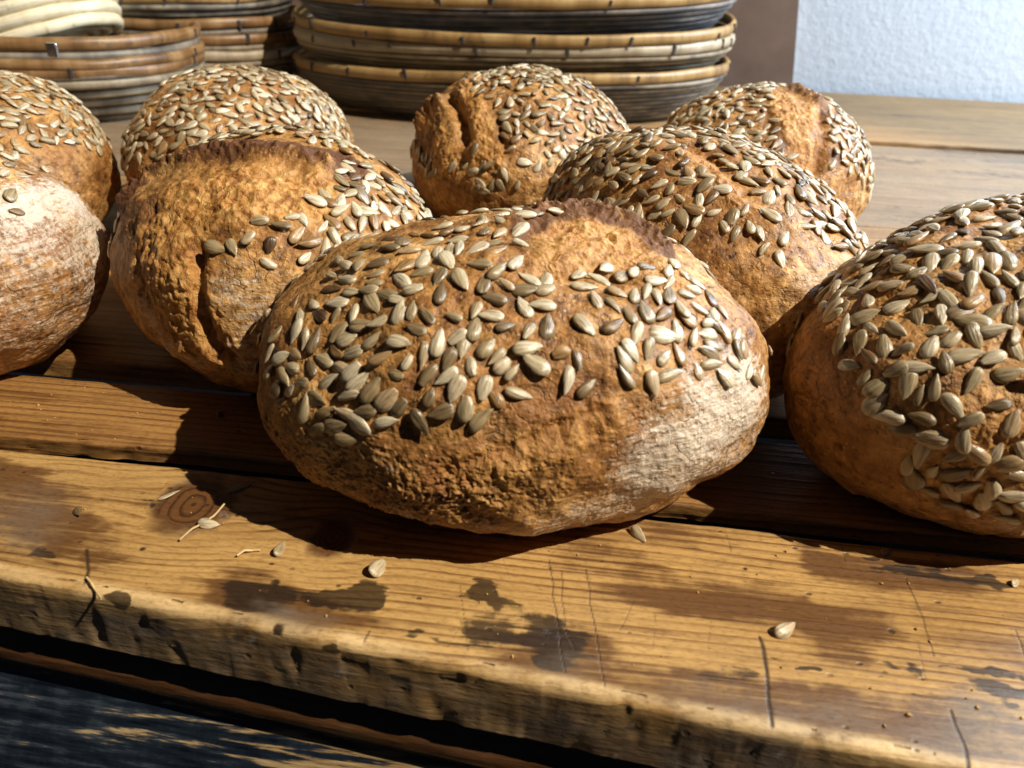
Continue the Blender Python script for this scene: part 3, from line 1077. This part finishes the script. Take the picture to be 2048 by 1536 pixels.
    def smooth_n(p):
        q = p - np.array([cx, cy, 0])
        x, y = q[0] * cr + q[1] * sr, -q[0] * sr + q[1] * cr
        zc = .42 * h
        hz = h - zc if q[2] > zc else zc * 1.25
        n = np.array([x / a ** 2, y / b ** 2, (q[2] - zc) / hz ** 2])
        n /= np.linalg.norm(n)
        return np.array([n[0] * cr - n[1] * sr, n[0] * sr + n[1] * cr, n[2]])

    specs, used = [], []

    def place(p, n, t, L=None, k=None, lift=.0012):
        L = L or seedL * rs.uniform(.74, 1.18)
        k = rs.choices(range(len(SHAPES)), WEIGHT)[0] if k is None else k
        if rs.random() < .5:
            t = -np.asarray(t)
        m = seed_matrix(p, n, t, L, rs.uniform(.78, 1.12), lift, rs)
        vis = max(.05, -float(np.dot(n, (p - CAM) / np.linalg.norm(p - CAM))))
        uv, zz = project(np.array([p]))
        inn = 1.0 if (-20 < uv[0, 0] < 2068 and -20 < uv[0, 1] < 1556) else .05
        h2 = tr.ray_cast(Vector(CAM), Vector((p - CAM) / np.linalg.norm(p - CAM)))
        if h2[0] is not None and (h2[0] - Vector(p)).length > .012:
            inn *= .02
        specs.append((m, inn * vis * (L / zz[0]) ** 2, k))
        used.append(np.asarray(p))

    for (u, v, ang) in seeds:
        hit = tr.ray_cast(Vector(CAM), Vector(ray(u, v)))
        if hit[0] is None:
            continue
        p = np.array(hit[0])
        n = smooth_n(p)
        if n @ (p - CAM) > 0:
            n = np.array(hit[1])
        r2 = ray(u + 12 * math.cos(R(ang)), v - 12 * math.sin(R(ang)))
        q = CAM + r2 * (((p - CAM) @ n) / (r2 @ n + 1e-12))
        place(p, n, q - p, lift=rs.uniform(.0002, .0011))
    # scattered ones
    cnt = 14000 if regions or hidden_z < 1 else 0
    dirs = nrg.normal(size=(cnt, 3))
    dirs /= np.linalg.norm(dirs, axis=1)[:, None] + 1e-12
    # area weighting by stretching is small for these shapes
    Wc, Nc = base(dirs)
    Wc = Wc + Nc * lump(Wc)[:, None]
    uv, _ = project(Wc)
    facing = ((Wc - CAM) * Nc).sum(1) < -.0
    okr = np.zeros(cnt, bool)
    for poly in regions:
        okr |= inside(poly, uv)
    bad = np.zeros(cnt, bool)
    for poly in holes:
        bad |= inside(poly, uv)
    wob = fbm(Wc, 30, 2, .5, seedn + 20)
    for i in range(cnt):
        z = Wc[i, 2]
        if facing[i]:
            if not okr[i] or bad[i]:
                continue
        elif z < hidden_z * h + wob[i] * .02:
            continue
        p = Wc[i]
        if used and np.min(np.sum((np.array(used) - p) ** 2, 1)) < (density * (1 - .25 * wob[i])) ** 2:
            continue
        hh = tr.find_nearest(Vector(p))
        n = Nc[i]
        t = nrg.normal(size=3)
        place(np.array(hh[0]), n, t, lift=rs.uniform(.0002, .0014))
    add_seeds(root, specs, rs)
    return root


def crop(lst, ox, oy, s):
    return [(ox + x / s, oy + y / s, a) for x, y, a in lst]


# --- front loaf: its seeds one by one as they lie
c4 = [(640, 545, -10), (820, 510, 20), (970, 545, -40), (1095, 500, 15), (830, 445, 15), (1000, 470, 40), (1110, 430, 60), (700, 395, 10), (790, 340, 15), (930, 300, 15), (905, 355, 0), (1010, 370, 20), (600, 430, -60), (715, 460, 70), (1270, 360, 85), (1320, 360, 75), (1190, 390, 80), (1160, 325, 15), (1430, 355, 30), (1540, 370, 20), (1260, 260, 20), (1050, 275, -10), (1140, 280, 0), (1475, 255, 55), (1560, 265, 40), (1680, 250, 30), (1700, 330, -15), (1665, 440, 50), (1440, 455, -10), (1555, 495, 40), (1330, 550, -60), (1345, 235, 20), (1440, 215, 30), (1580, 165, 10), (1700, 155, 0), (1800, 145, 20), (1900, 140, 0),
      (1210, 630, 80), (1060, 605, 15), (890, 640, -20), (810, 565, 0), (560, 600, 0), (680, 625, 0), (780, 610, 0), (805, 690, -60), (590, 685, 10), (690, 760, 75), (580, 765, 55), (480, 755, -30), (345, 855, 65), (465, 910, 70), (590, 865, 55), (655, 900, 20), (835, 800, 25), (960, 740, 75), (1040, 735, 75), (1130, 765, -50), (1285, 770, -20), (1060, 840, -20), (800, 910, 35), (965, 920, -10), (1195, 920, 75), (1300, 895, 35), (1345, 945, 75), (1420, 730, 70), (1510, 765, -5), (1535, 660, -15), (1715, 610, 0), (1845, 550, 75), (1820, 700, 0), (1710, 715, -55), (1600, 825, 15), (1735, 855, 60), (1850, 830, 85), (1490, 945, 55), (1735, 955, 10), (1920, 990, 20), (1550, 1010, 45), (1110, 1000, 80), (1015, 1030, 60), (850, 1020, 25), (1260, 1025, 65), (1590, 1055, 45), (1395, 1080, -75), (1640, 1100, 50), (1780, 1050, -35), (950, 1120, -15), (1125, 1130, 55), (1245, 1130, 35), (540, 1150, 40), (720, 1155, 40), (800, 1200, 55), (380, 1160, -10), (345, 1000, -30), (510, 1020, -30), (590, 985, -45), (440, 1070, -70), (305, 1075, 0), (275, 1130, -65), (895, 1260, 45), (970, 1300, 50), (1300, 1200, 65), (1470, 1200, 75), (1540, 1250, -55), (1680, 1230, -15), (1360, 1300, 85), (1450, 1375, 45), (1215, 1340, 20), (760, 1330, 5), (540, 1335, 20), (400, 1315, 85), (580, 1420, 10), (730, 1420, -35), (650, 1500, -5), (185, 985, 70), (190, 1090, 60), (230, 870, 60), (330, 680, 55), (690, 1090, 45), (400, 900, 75), (1975, 1150, 80)]
c5 = [(765, 525, 30), (890, 540, -25), (935, 480, 35), (1040, 520, 30), (1110, 495, 45), (1185, 470, -5), (1240, 550, 0), (810, 590, -5), (1010, 620, -30), (880, 665, -65), (985, 695, -50), (1110, 640, 80), (1180, 615, 75), (1315, 570, 60), (1315, 640, 85), (1175, 740, -60), (1080, 760, -55), (1280, 755, 35), (1390, 720, -65), (1420, 640, -20), (1245, 650, -80), (815, 820, -50), (980, 825, 30), (1120, 870, 75), (1285, 880, -10), (1365, 850, -80), (1510, 730, -30), (1555, 805, 5), (1545, 870, 0), (1585, 750, 80), (1560, 660, -55), (1480, 570, -35), (1430, 530, -40), (1345, 460, 80), (1640, 740, -60), (1640, 850, -60), (1715, 880, 70), (1590, 940, -15), (1560, 980, -30), (1090, 970, -55), (1050, 1020, -60), (1190, 960, 80), (1290, 1010, 50), (1375, 990, -70), (1460, 890, 80), (770, 1030, -75), (825, 1190, 45), (1055, 1130, -55), (1215, 1170, -75), (1325, 1110, 20), (1490, 1090, -75), (1570, 1050, 10), (1710, 1050, -45), (1770, 950, 75), (1800, 1090, 75), (1870, 1110, 80), (1460, 600, -20), (1600, 820, -40), (1420, 780, -40)]
F_seeds = crop(c4, 480, 380, 3.012) + crop(c5, 900, 380, 3.012)

loaf('large front loaf, sunflower seeds all over its top and a floury right flank', (-.0253, .2792, .1025, .0775, .102, .127), 8,
     [('tear', [(1060, 455), (1150, 462), (1250, 490), (1310, 540)], .014, 1.0), ('tear', [(1100, 520), (1200, 530)], .010, .7), ('lip', [(1035, 455), (1090, 432), (1180, 428), (1260, 458), (1320, 500)], .0060, .0034),
      ('groove', [(1090, 550), (1190, 548), (1260, 560)], .003, .0016), ('char', [(1040, 470), (1090, 440), (1180, 432), (1260, 458), (1320, 505)], .0075, .9), ('groove', [(1060, 475), (1130, 462), (1220, 478), (1290, 520)], .003, .0018),
      ('flour', [(1490, 800), (1420, 860), (1330, 940)], .025, 1.4), ('flour', [(1500, 860), (1400, 950), (1200, 1020), (1090, 1045)], .014, 1.05), ('flour', [(512, 780), (535, 880), (620, 960)], .010, 1.0), ('flour', [(640, 880), (760, 900)], .012, .6), ('flour', [(600, 960), (800, 1020), (1000, 1040)], .008, .7),
      ('red', [(880, 950), (1000, 890), (1140, 810)], .010, .7), ('red', [(1250, 880), (1340, 830)], .014, .5), ('red', [(650, 1000), (800, 1040)], .006, .6), ('tear', [(930, 940), (1010, 925), (1120, 880), (1210, 840)], .008, .55),
      ('groove', [(900, 935), (1010, 900), (1130, 850)], .003, .0012), ('groove', [(1090, 855), (1170, 830), (1200, 820)], .002, .0012), ('bump', [(1060, 1040)], .014, .0035), ('rough', [(540, 860), (620, 940), (760, 1000), (920, 1010)], .016, 1.0), ('rough', [(700, 900), (900, 960), (1100, 960)], .012, .5)],
     F_seeds, [[(560, 800), (540, 720), (600, 640), (680, 540), (800, 480), (940, 440), (1040, 430), (1040, 470), (1010, 540), (1100, 560), (1100, 640), (1060, 760), (1000, 820), (900, 840), (800, 850), (700, 880), (620, 850)], [(1130, 540), (1230, 530), (1330, 530), (1440, 640), (1530, 760), (1440, 760), (1360, 770), (1290, 790), (1230, 740), (1200, 690), (1150, 600)]], [], .0061, .52, 1, seedL=.0095)

# --- cracked loaf left of it
c5b = [(1130, 500, -15), (800, 620, 5), (930, 645, -10), (1030, 690, 50), (1100, 745, 15), (560, 775, -15), (655, 770, -60), (755, 710, 45), (870, 760, 75), (870, 870, -25), (1075, 830, 45), (1145, 870, 20), (1195, 770, 85), (1250, 720, -60), (1230, 620, -45), (1400, 640, 75), (1340, 715, 20), (1180, 460, -60), (990, 600, 10), (1060, 610, -60), (1280, 500, 70), (1330, 460, 20)]
loaf('cracked loaf with a golden torn left side and seeds on its right shoulder', (-.1542, .3708, .095, .0791, .106, -.8831), 7,
     [('tear', [(330, 660), (300, 560), (300, 460), (380, 400), (480, 370), (600, 390)], .020, 1.0), ('tear', [(380, 480), (380, 580), (420, 680)], .013, 1.0), ('char', [(245, 400), (320, 335), (450, 300), (580, 300), (690, 325)], .017, 1.0), ('char', [(250, 440), (290, 420)], .012, .8), ('lip', [(250, 400), (320, 345), (440, 310), (560, 312), (660, 335)], .006, .0035),
      ('groove', [(395, 500), (398, 600), (420, 690), (460, 720)], .004, .005), ('groove', [(420, 390), (500, 350), (600, 345)], .004, .002), ('flour', [(470, 580), (540, 620), (500, 700)], .018, .85), ('flour', [(290, 620), (340, 690), (420, 740)], .011, .95), ('groove', [(275, 520), (300, 600)], .003, .002)],
     crop(c5b, 240, 230, 2.898),
     [[(690, 320), (760, 345), (850, 410), (890, 460), (800, 480), (700, 490), (640, 480), (650, 430), (665, 370)], [(280, 305), (400, 262), (560, 250), (740, 300), (740, 318), (560, 272), (400, 285)]], [], .0053, .55, 2)

# --- floury loaf at the left edge
loaf('floury loaf with few dark seeds, cut by the left edge', (-.3313, .3358, .0939, .0736, .1012, -.1055), 7,
     [('flour', [(-60, 480), (160, 480)], .09, .85), ('flour', [(0, 420), (60, 400), (140, 400), (190, 470)], .022, 1.3), ('flour', [(0, 500), (100, 500), (190, 520)], .018, 1.0), ('flour', [(0, 600), (60, 590)], .012, .7), ('flour', [(0, 560), (150, 560)], .012, .6), ('tear', [(110, 410), (150, 440)], .008, .9), ('red', [(80, 350), (120, 400), (60, 440), (100, 470)], .016, .9), ('groove', [(60, 345), (115, 395), (140, 420)], .004, .002),
      ('red', [(0, 680), (100, 670), (190, 620)], .016, .6)],
     [(20, 330, 10), (40, 352, -5), (22, 390, 60), (32, 424, -5), (60, 345, -20), (5, 350, 30), (90, 340, 10), (15, 318, 0)], [], [], .013, .8, 3)

# --- loaf behind it at the left edge
loaf('seeded loaf cut by the left edge, standing behind the floury one', (-.4037, .4885, .0951, .0775, .1055, -.7841), 7,
     [('red', [(60, 270), (110, 300)], .012, .6), ('tear', [(20, 270), (120, 310)], .008, .4)], [],
     [[(-200, 120), (0, 130), (70, 140), (180, 220), (210, 265), (200, 300), (150, 290), (60, 300), (30, 330), (-200, 340)]], [], .0056, .5, 4)

# --- dark seeded loaf behind the cracked loaf
loaf('loaf covered with seeds all over, directly behind the cracked loaf', (-.2537, .5628, .0985, .0735, .1029, -1.6582), 7,
     [('red', [(460, 180), (560, 170), (600, 240)], .016, .6), ('flour', [(670, 230), (690, 290)], .010, .6), ('bump', [(670, 210)], .012, .005), ('tear', [(640, 250), (620, 200)], .006, .5), ('char', [(300, 280), (380, 200), (420, 160)], .02, .35)], [],
     [[(230, 330), (240, 280), (300, 210), (400, 140), (540, 120), (680, 190), (690, 260), (720, 320), (560, 320)]], [], .0053, .45, 5)

# --- loaf at the back in the middle with a burst side
loaf('back loaf with a burst torn crust, in front of the wide basket stack', (-.0533, .6046, .0947, .0815, .1072, -1.4106), 7,
     [('tear', [(860, 230), (880, 290), (900, 330)], .011, 1.0), ('tear', [(930, 200), (960, 250), (960, 300), (985, 330)], .012, 1.0), ('lip', [(845, 250), (870, 210), (885, 205)], .007, .0042), ('lip', [(915, 200), (945, 165)], .008, .0036), ('groove', [(905, 200), (925, 240), (930, 280)], .005, .008), ('groove', [(1000, 250), (1010, 300)], .003, .003), ('char', [(840, 260), (850, 320), (870, 250)], .008, .7), ('flour', [(880, 410), (960, 420), (1010, 400)], .010, .3)],
     [(950, 300, 75), (965, 335, 70), (905, 335, 60), (960, 365, -45), (985, 370, 75), (1010, 350, -70), (1035, 370, 75), (870, 345, 70), (945, 345, 30), (1020, 300, 20), (1050, 325, -10)],
     [[(935, 165), (1000, 120), (1120, 120), (1260, 230), (1250, 270), (1210, 280), (1160, 300), (1110, 320), (1075, 350), (1050, 340), (1090, 290), (1060, 280), (1010, 290), (1005, 220), (960, 190)], [(825, 290), (850, 300), (870, 350), (850, 350)], [(930, 330), (1000, 330), (1010, 390), (950, 380)]],
     [], .0053, .5, 6)

# --- loaf right behind the front loaf
loaf('loaf behind the front loaf on the right, bare smooth brown front under thick seeds', (.0567, .4053, .1015, .0748, .1113, -.9514), 7,
     [('tear', [(1370, 300), (1430, 330), (1480, 380), (1500, 410)], .008, .8), ('red', [(1330, 290), (1420, 310), (1500, 390)], .012, .7), ('groove', [(1350, 285), (1430, 320), (1490, 380)], .004, .002), ('flour', [(1640, 560), (1620, 620), (1680, 540)], .016, .8), ('tear', [(1500, 560), (1530, 570)], .004, .4)],
     [(1448, 452, -60), (1470, 468, 65), (1462, 440, 70), (1490, 420, 60), (1500, 455, -70), (1520, 468, -70), (1525, 500, 55), (1568, 475, 65), (1560, 520, -75), (1540, 430, -30), (1430, 425, 20), (1340, 460, 50), (1375, 480, 55), (1310, 470, 70), (1330, 490, 75), (1395, 440, 60)],
     [[(1060, 420), (1130, 330), (1190, 280), (1260, 240), (1340, 235), (1430, 250), (1520, 275), (1600, 330), (1680, 410), (1770, 490), (1740, 540), (1690, 510), (1640, 480), (1580, 430), (1560, 400), (1480, 390), (1400, 400), (1380, 440), (1300, 470), (1200, 440)]],
     [[(1370, 290), (1420, 300), (1510, 390), (1490, 415), (1440, 370), (1380, 330)]], .0053, .5, 7)

# --- loaf at the back right
loaf('back right loaf split by a broad torn strip, nearest the white wall', (.1247, .5967, .0953, .0773, .1047, 1.1771), 7,
     [('tear', [(1560, 195), (1580, 240), (1600, 290), (1605, 340)], .011, 1.0), ('tear', [(1620, 220), (1600, 260)], .008, .9), ('groove', [(1645, 230), (1645, 290), (1635, 340)], .005, .005), ('groove', [(1530, 210), (1540, 260)], .004, .003), ('lip', [(1590, 182), (1640, 190)], .006, .003), ('char', [(1590, 185), (1650, 195), (1665, 240)], .007, .8), ('flour', [(1690, 370), (1710, 400), (1660, 360)], .013, .35)],
     [(1672, 300, 80), (1685, 310, 75), (1700, 340, 80), (1665, 330, 60)],
     [[(1330, 260), (1400, 195), (1480, 165), (1545, 170), (1540, 220), (1560, 280), (1590, 330), (1560, 340), (1450, 300)], [(1650, 190), (1700, 230), (1760, 330), (1740, 400), (1720, 360), (1690, 330), (1660, 280)]],
     [], .0055, .5, 8)

# --- loaf at the right edge
loaf('loaf thickly covered with large seeds, cut by the right edge', (.1860, .3052, .1026, .0745, .1134, 3.6229), 8,
     [('tear', [(1900, 430), (1980, 410), (2060, 400)], .010, .9), ('tear', [(1960, 850), (2060, 900)], .012, .6), ('char', [(1830, 470), (1900, 440), (1990, 415)], .008, .5), ('tear', [(1700, 980), (1740, 995)], .006, .5), ('red', [(1650, 700), (1700, 800), (1750, 900)], .02, .4)],
     [(1870, 775, 80), (1815, 770, 75), (1990, 905, 60), (1960, 940, 45), (1905, 985, -60), (1790, 740, 20), (1840, 790, 70)],
     [[(2750, 560), (2500, 400), (2200, 350), (2000, 380), (1850, 440), (1720, 510), (1640, 600), (1660, 680), (1700, 760), (1760, 830), (1800, 900), (1820, 960), (1900, 1010), (2060, 1050), (2200, 1000), (2600, 900)]], [[(1940, 830), (2070, 870), (2070, 910), (1950, 870)]], .0058, .45, 9, seedL=.0108)

# ------------------------------------------------------------------ loose seeds, straw and crumbs on the table
rs = random.Random(5)
GS = 'loose sunflower seeds on the table'
loose = [((340, 993), 18, 'pale flat seed husk lying on the edge of the large dark knot', 'flat', .0125),
         ((486, 975), 20, 'silvery seed husk at the shadow edge right of the large knot', 'flat', .0165),
         ((157, 1027), -60, 'small seed near the brown stain on the left of the front plank', None, .010),
         ((418, 1053), -5, 'seed just below the large dark knot', None, .012),
         ((562, 1102), 55, 'small seed standing on edge between the two knots', None, .011),
         ((758, 1140), 50, 'larger seed on edge right of the small knot in the front plank', None, .0145),
         ((1276, 1074), -45, 'single seed lying just in front of the large front loaf', None, .0125),
         ((1570, 1265), 30, 'striped seed with a long shadow alone on the right of the front plank', None, .0135),
         ((441, 831), 60, 'brown seed on the second plank in the shadow of the front loaf', None, .010),
         ((1734, 990), 70, 'seed in shadow at the foot of the loaf on the right edge', None, .011),
         ((1772, 1106), 20, 'seed crumb at the back edge of the front plank, right side', None, .008),
         ((2030, 1168), 40, 'pale seed chip at the right end of the front plank', None, .008)]
for (uv, ang, lab, kind, L) in loose:
    p = ground(*uv)
    q = ground(uv[0] + 12 * math.cos(R(ang)), uv[1] - 12 * math.sin(R(ang)))
    L *= .70
    o = link('sunflower_seed', SEED_MESH[5 if kind == 'flat' else rs.choice([0, 1, 2, 6])], None)
    m = seed_matrix(p, (0, 0, 1), q - p, L, .75 if kind == 'flat' else 1.0, .0009 if kind == 'flat' else L * .14, rs)
    if kind == 'flat':
        m = m @ Matrix.Diagonal((1, .8, .35, 1))
    else:
        m = m @ Matrix.Rotation(rs.uniform(.3, .7), 4, 'X')
    o.matrix_world = m
    tag(o, lab, 'seed', GS)
for pts, lab, nm in (([(475, 1116), (490, 1108), (505, 1104), (521, 1104)], 'short pale straw fibre curled beside the seed between the knots', 'straw_fibre'),
                     ([(360, 1085), (385, 1065), (402, 1052), (430, 1035), (450, 1015)], 'long bent straw fibre crossing below the large dark knot', 'straw_fibre'),
                     ([(175, 1160), (190, 1180), (204, 1200)], 'pale straw fibre hanging over the front edge at the left', 'straw_fibre')):
    P_ = [ground(*q) + np.array([0, 0, .0012 + .0006 * math.sin(i * 2)]) for i, q in enumerate(pts)]
    P_ = np.array(P_)
    tI = np.linspace(0, len(P_) - 1, 16)
    P_ = np.stack([np.interp(tI, np.arange(len(P_)), P_[:, c]) for c in range(3)], -1)
    if 'hanging' in lab:
        yf = np.array([P1_front(x) for x in P_[:, 0]])
        P_[:, 2] = np.where(P_[:, 1] < yf + .002, .0006, P_[:, 2])
    tag(link(nm, tube_mesh(nm, P_, .00042, 6), M_STRAW), lab, 'straw')
V, F = [], []
d2, f2 = ico(1)
o = 0
for i in range(150):
    x = rng.uniform(-.26, .22)
    y = rng.uniform(P1_front(x) + .006, .30)
    if P1_back(x) - .003 < y < P2_front(x) + .003:
        continue
    s = rng.uniform(.0002, .0006) * (1.6 if rng.random() < .06 else 1)
    v = d2 * s * rng.uniform(.5, 1.2, 3) + d2 * perlin(d2 * 3 + i)[:, None] * s * .5 + np.array([x, y, s * .5])
    V.append(v)
    F.append(f2 + o)
    o += len(v)
cr_ = link('crumbs', mesh_from('crumbs', np.concatenate(V), np.concatenate(F), False), M_CRUMB)
tag(cr_, 'tiny scattered bread crumbs on the front planks', 'crumbs', kind='stuff')

# ------------------------------------------------------------------ light
TL = Vector((.62, -.22, .75)).normalized()
target = Vector((-.14, .42, 0))
kd = bpy.data.lights.new('low_sun_lamp', 'SPOT')
kd.energy = 1050
kd.color = (1.0, .89, .73)
kd.shadow_soft_size = .022
kd.spot_size = R(24)
kd.spot_blend = .38
ko = bpy.data.objects.new('low_sun_lamp', kd)
COL.objects.link(ko)
ko.location = target + TL * 4.0
ko.rotation_euler = (-TL).to_track_quat('-Z', 'Y').to_euler()

wd = bpy.data.lights.new('window_light', 'AREA')
wd.shape = 'RECTANGLE'
wd.size, wd.size_y = .5, .6
wd.energy = 31
wd.color = (.66, .82, 1.0)
wo = bpy.data.objects.new('window_light', wd)
COL.objects.link(wo)
wo.location = (1.08, .86, .74)
wo.rotation_euler = (Vector((.15, .75, 0)) - wo.location).to_track_quat('-Z', 'Y').to_euler()

w = bpy.data.worlds.new('World')
scene.world = w
w.use_nodes = True
bg = w.node_tree.nodes['Background']
bg.inputs[0].default_value = (.62, .72, 1.0, 1)
bg.inputs[1].default_value = .022

scene.view_settings.view_transform = 'Standard'
scene.view_settings.look = 'None'
scene.view_settings.exposure = 0
scene.view_settings.gamma = 1
scene.cycles.max_bounces = 6
scene.cycles.use_denoising = True
scene.cycles.sample_clamp_indirect = 6
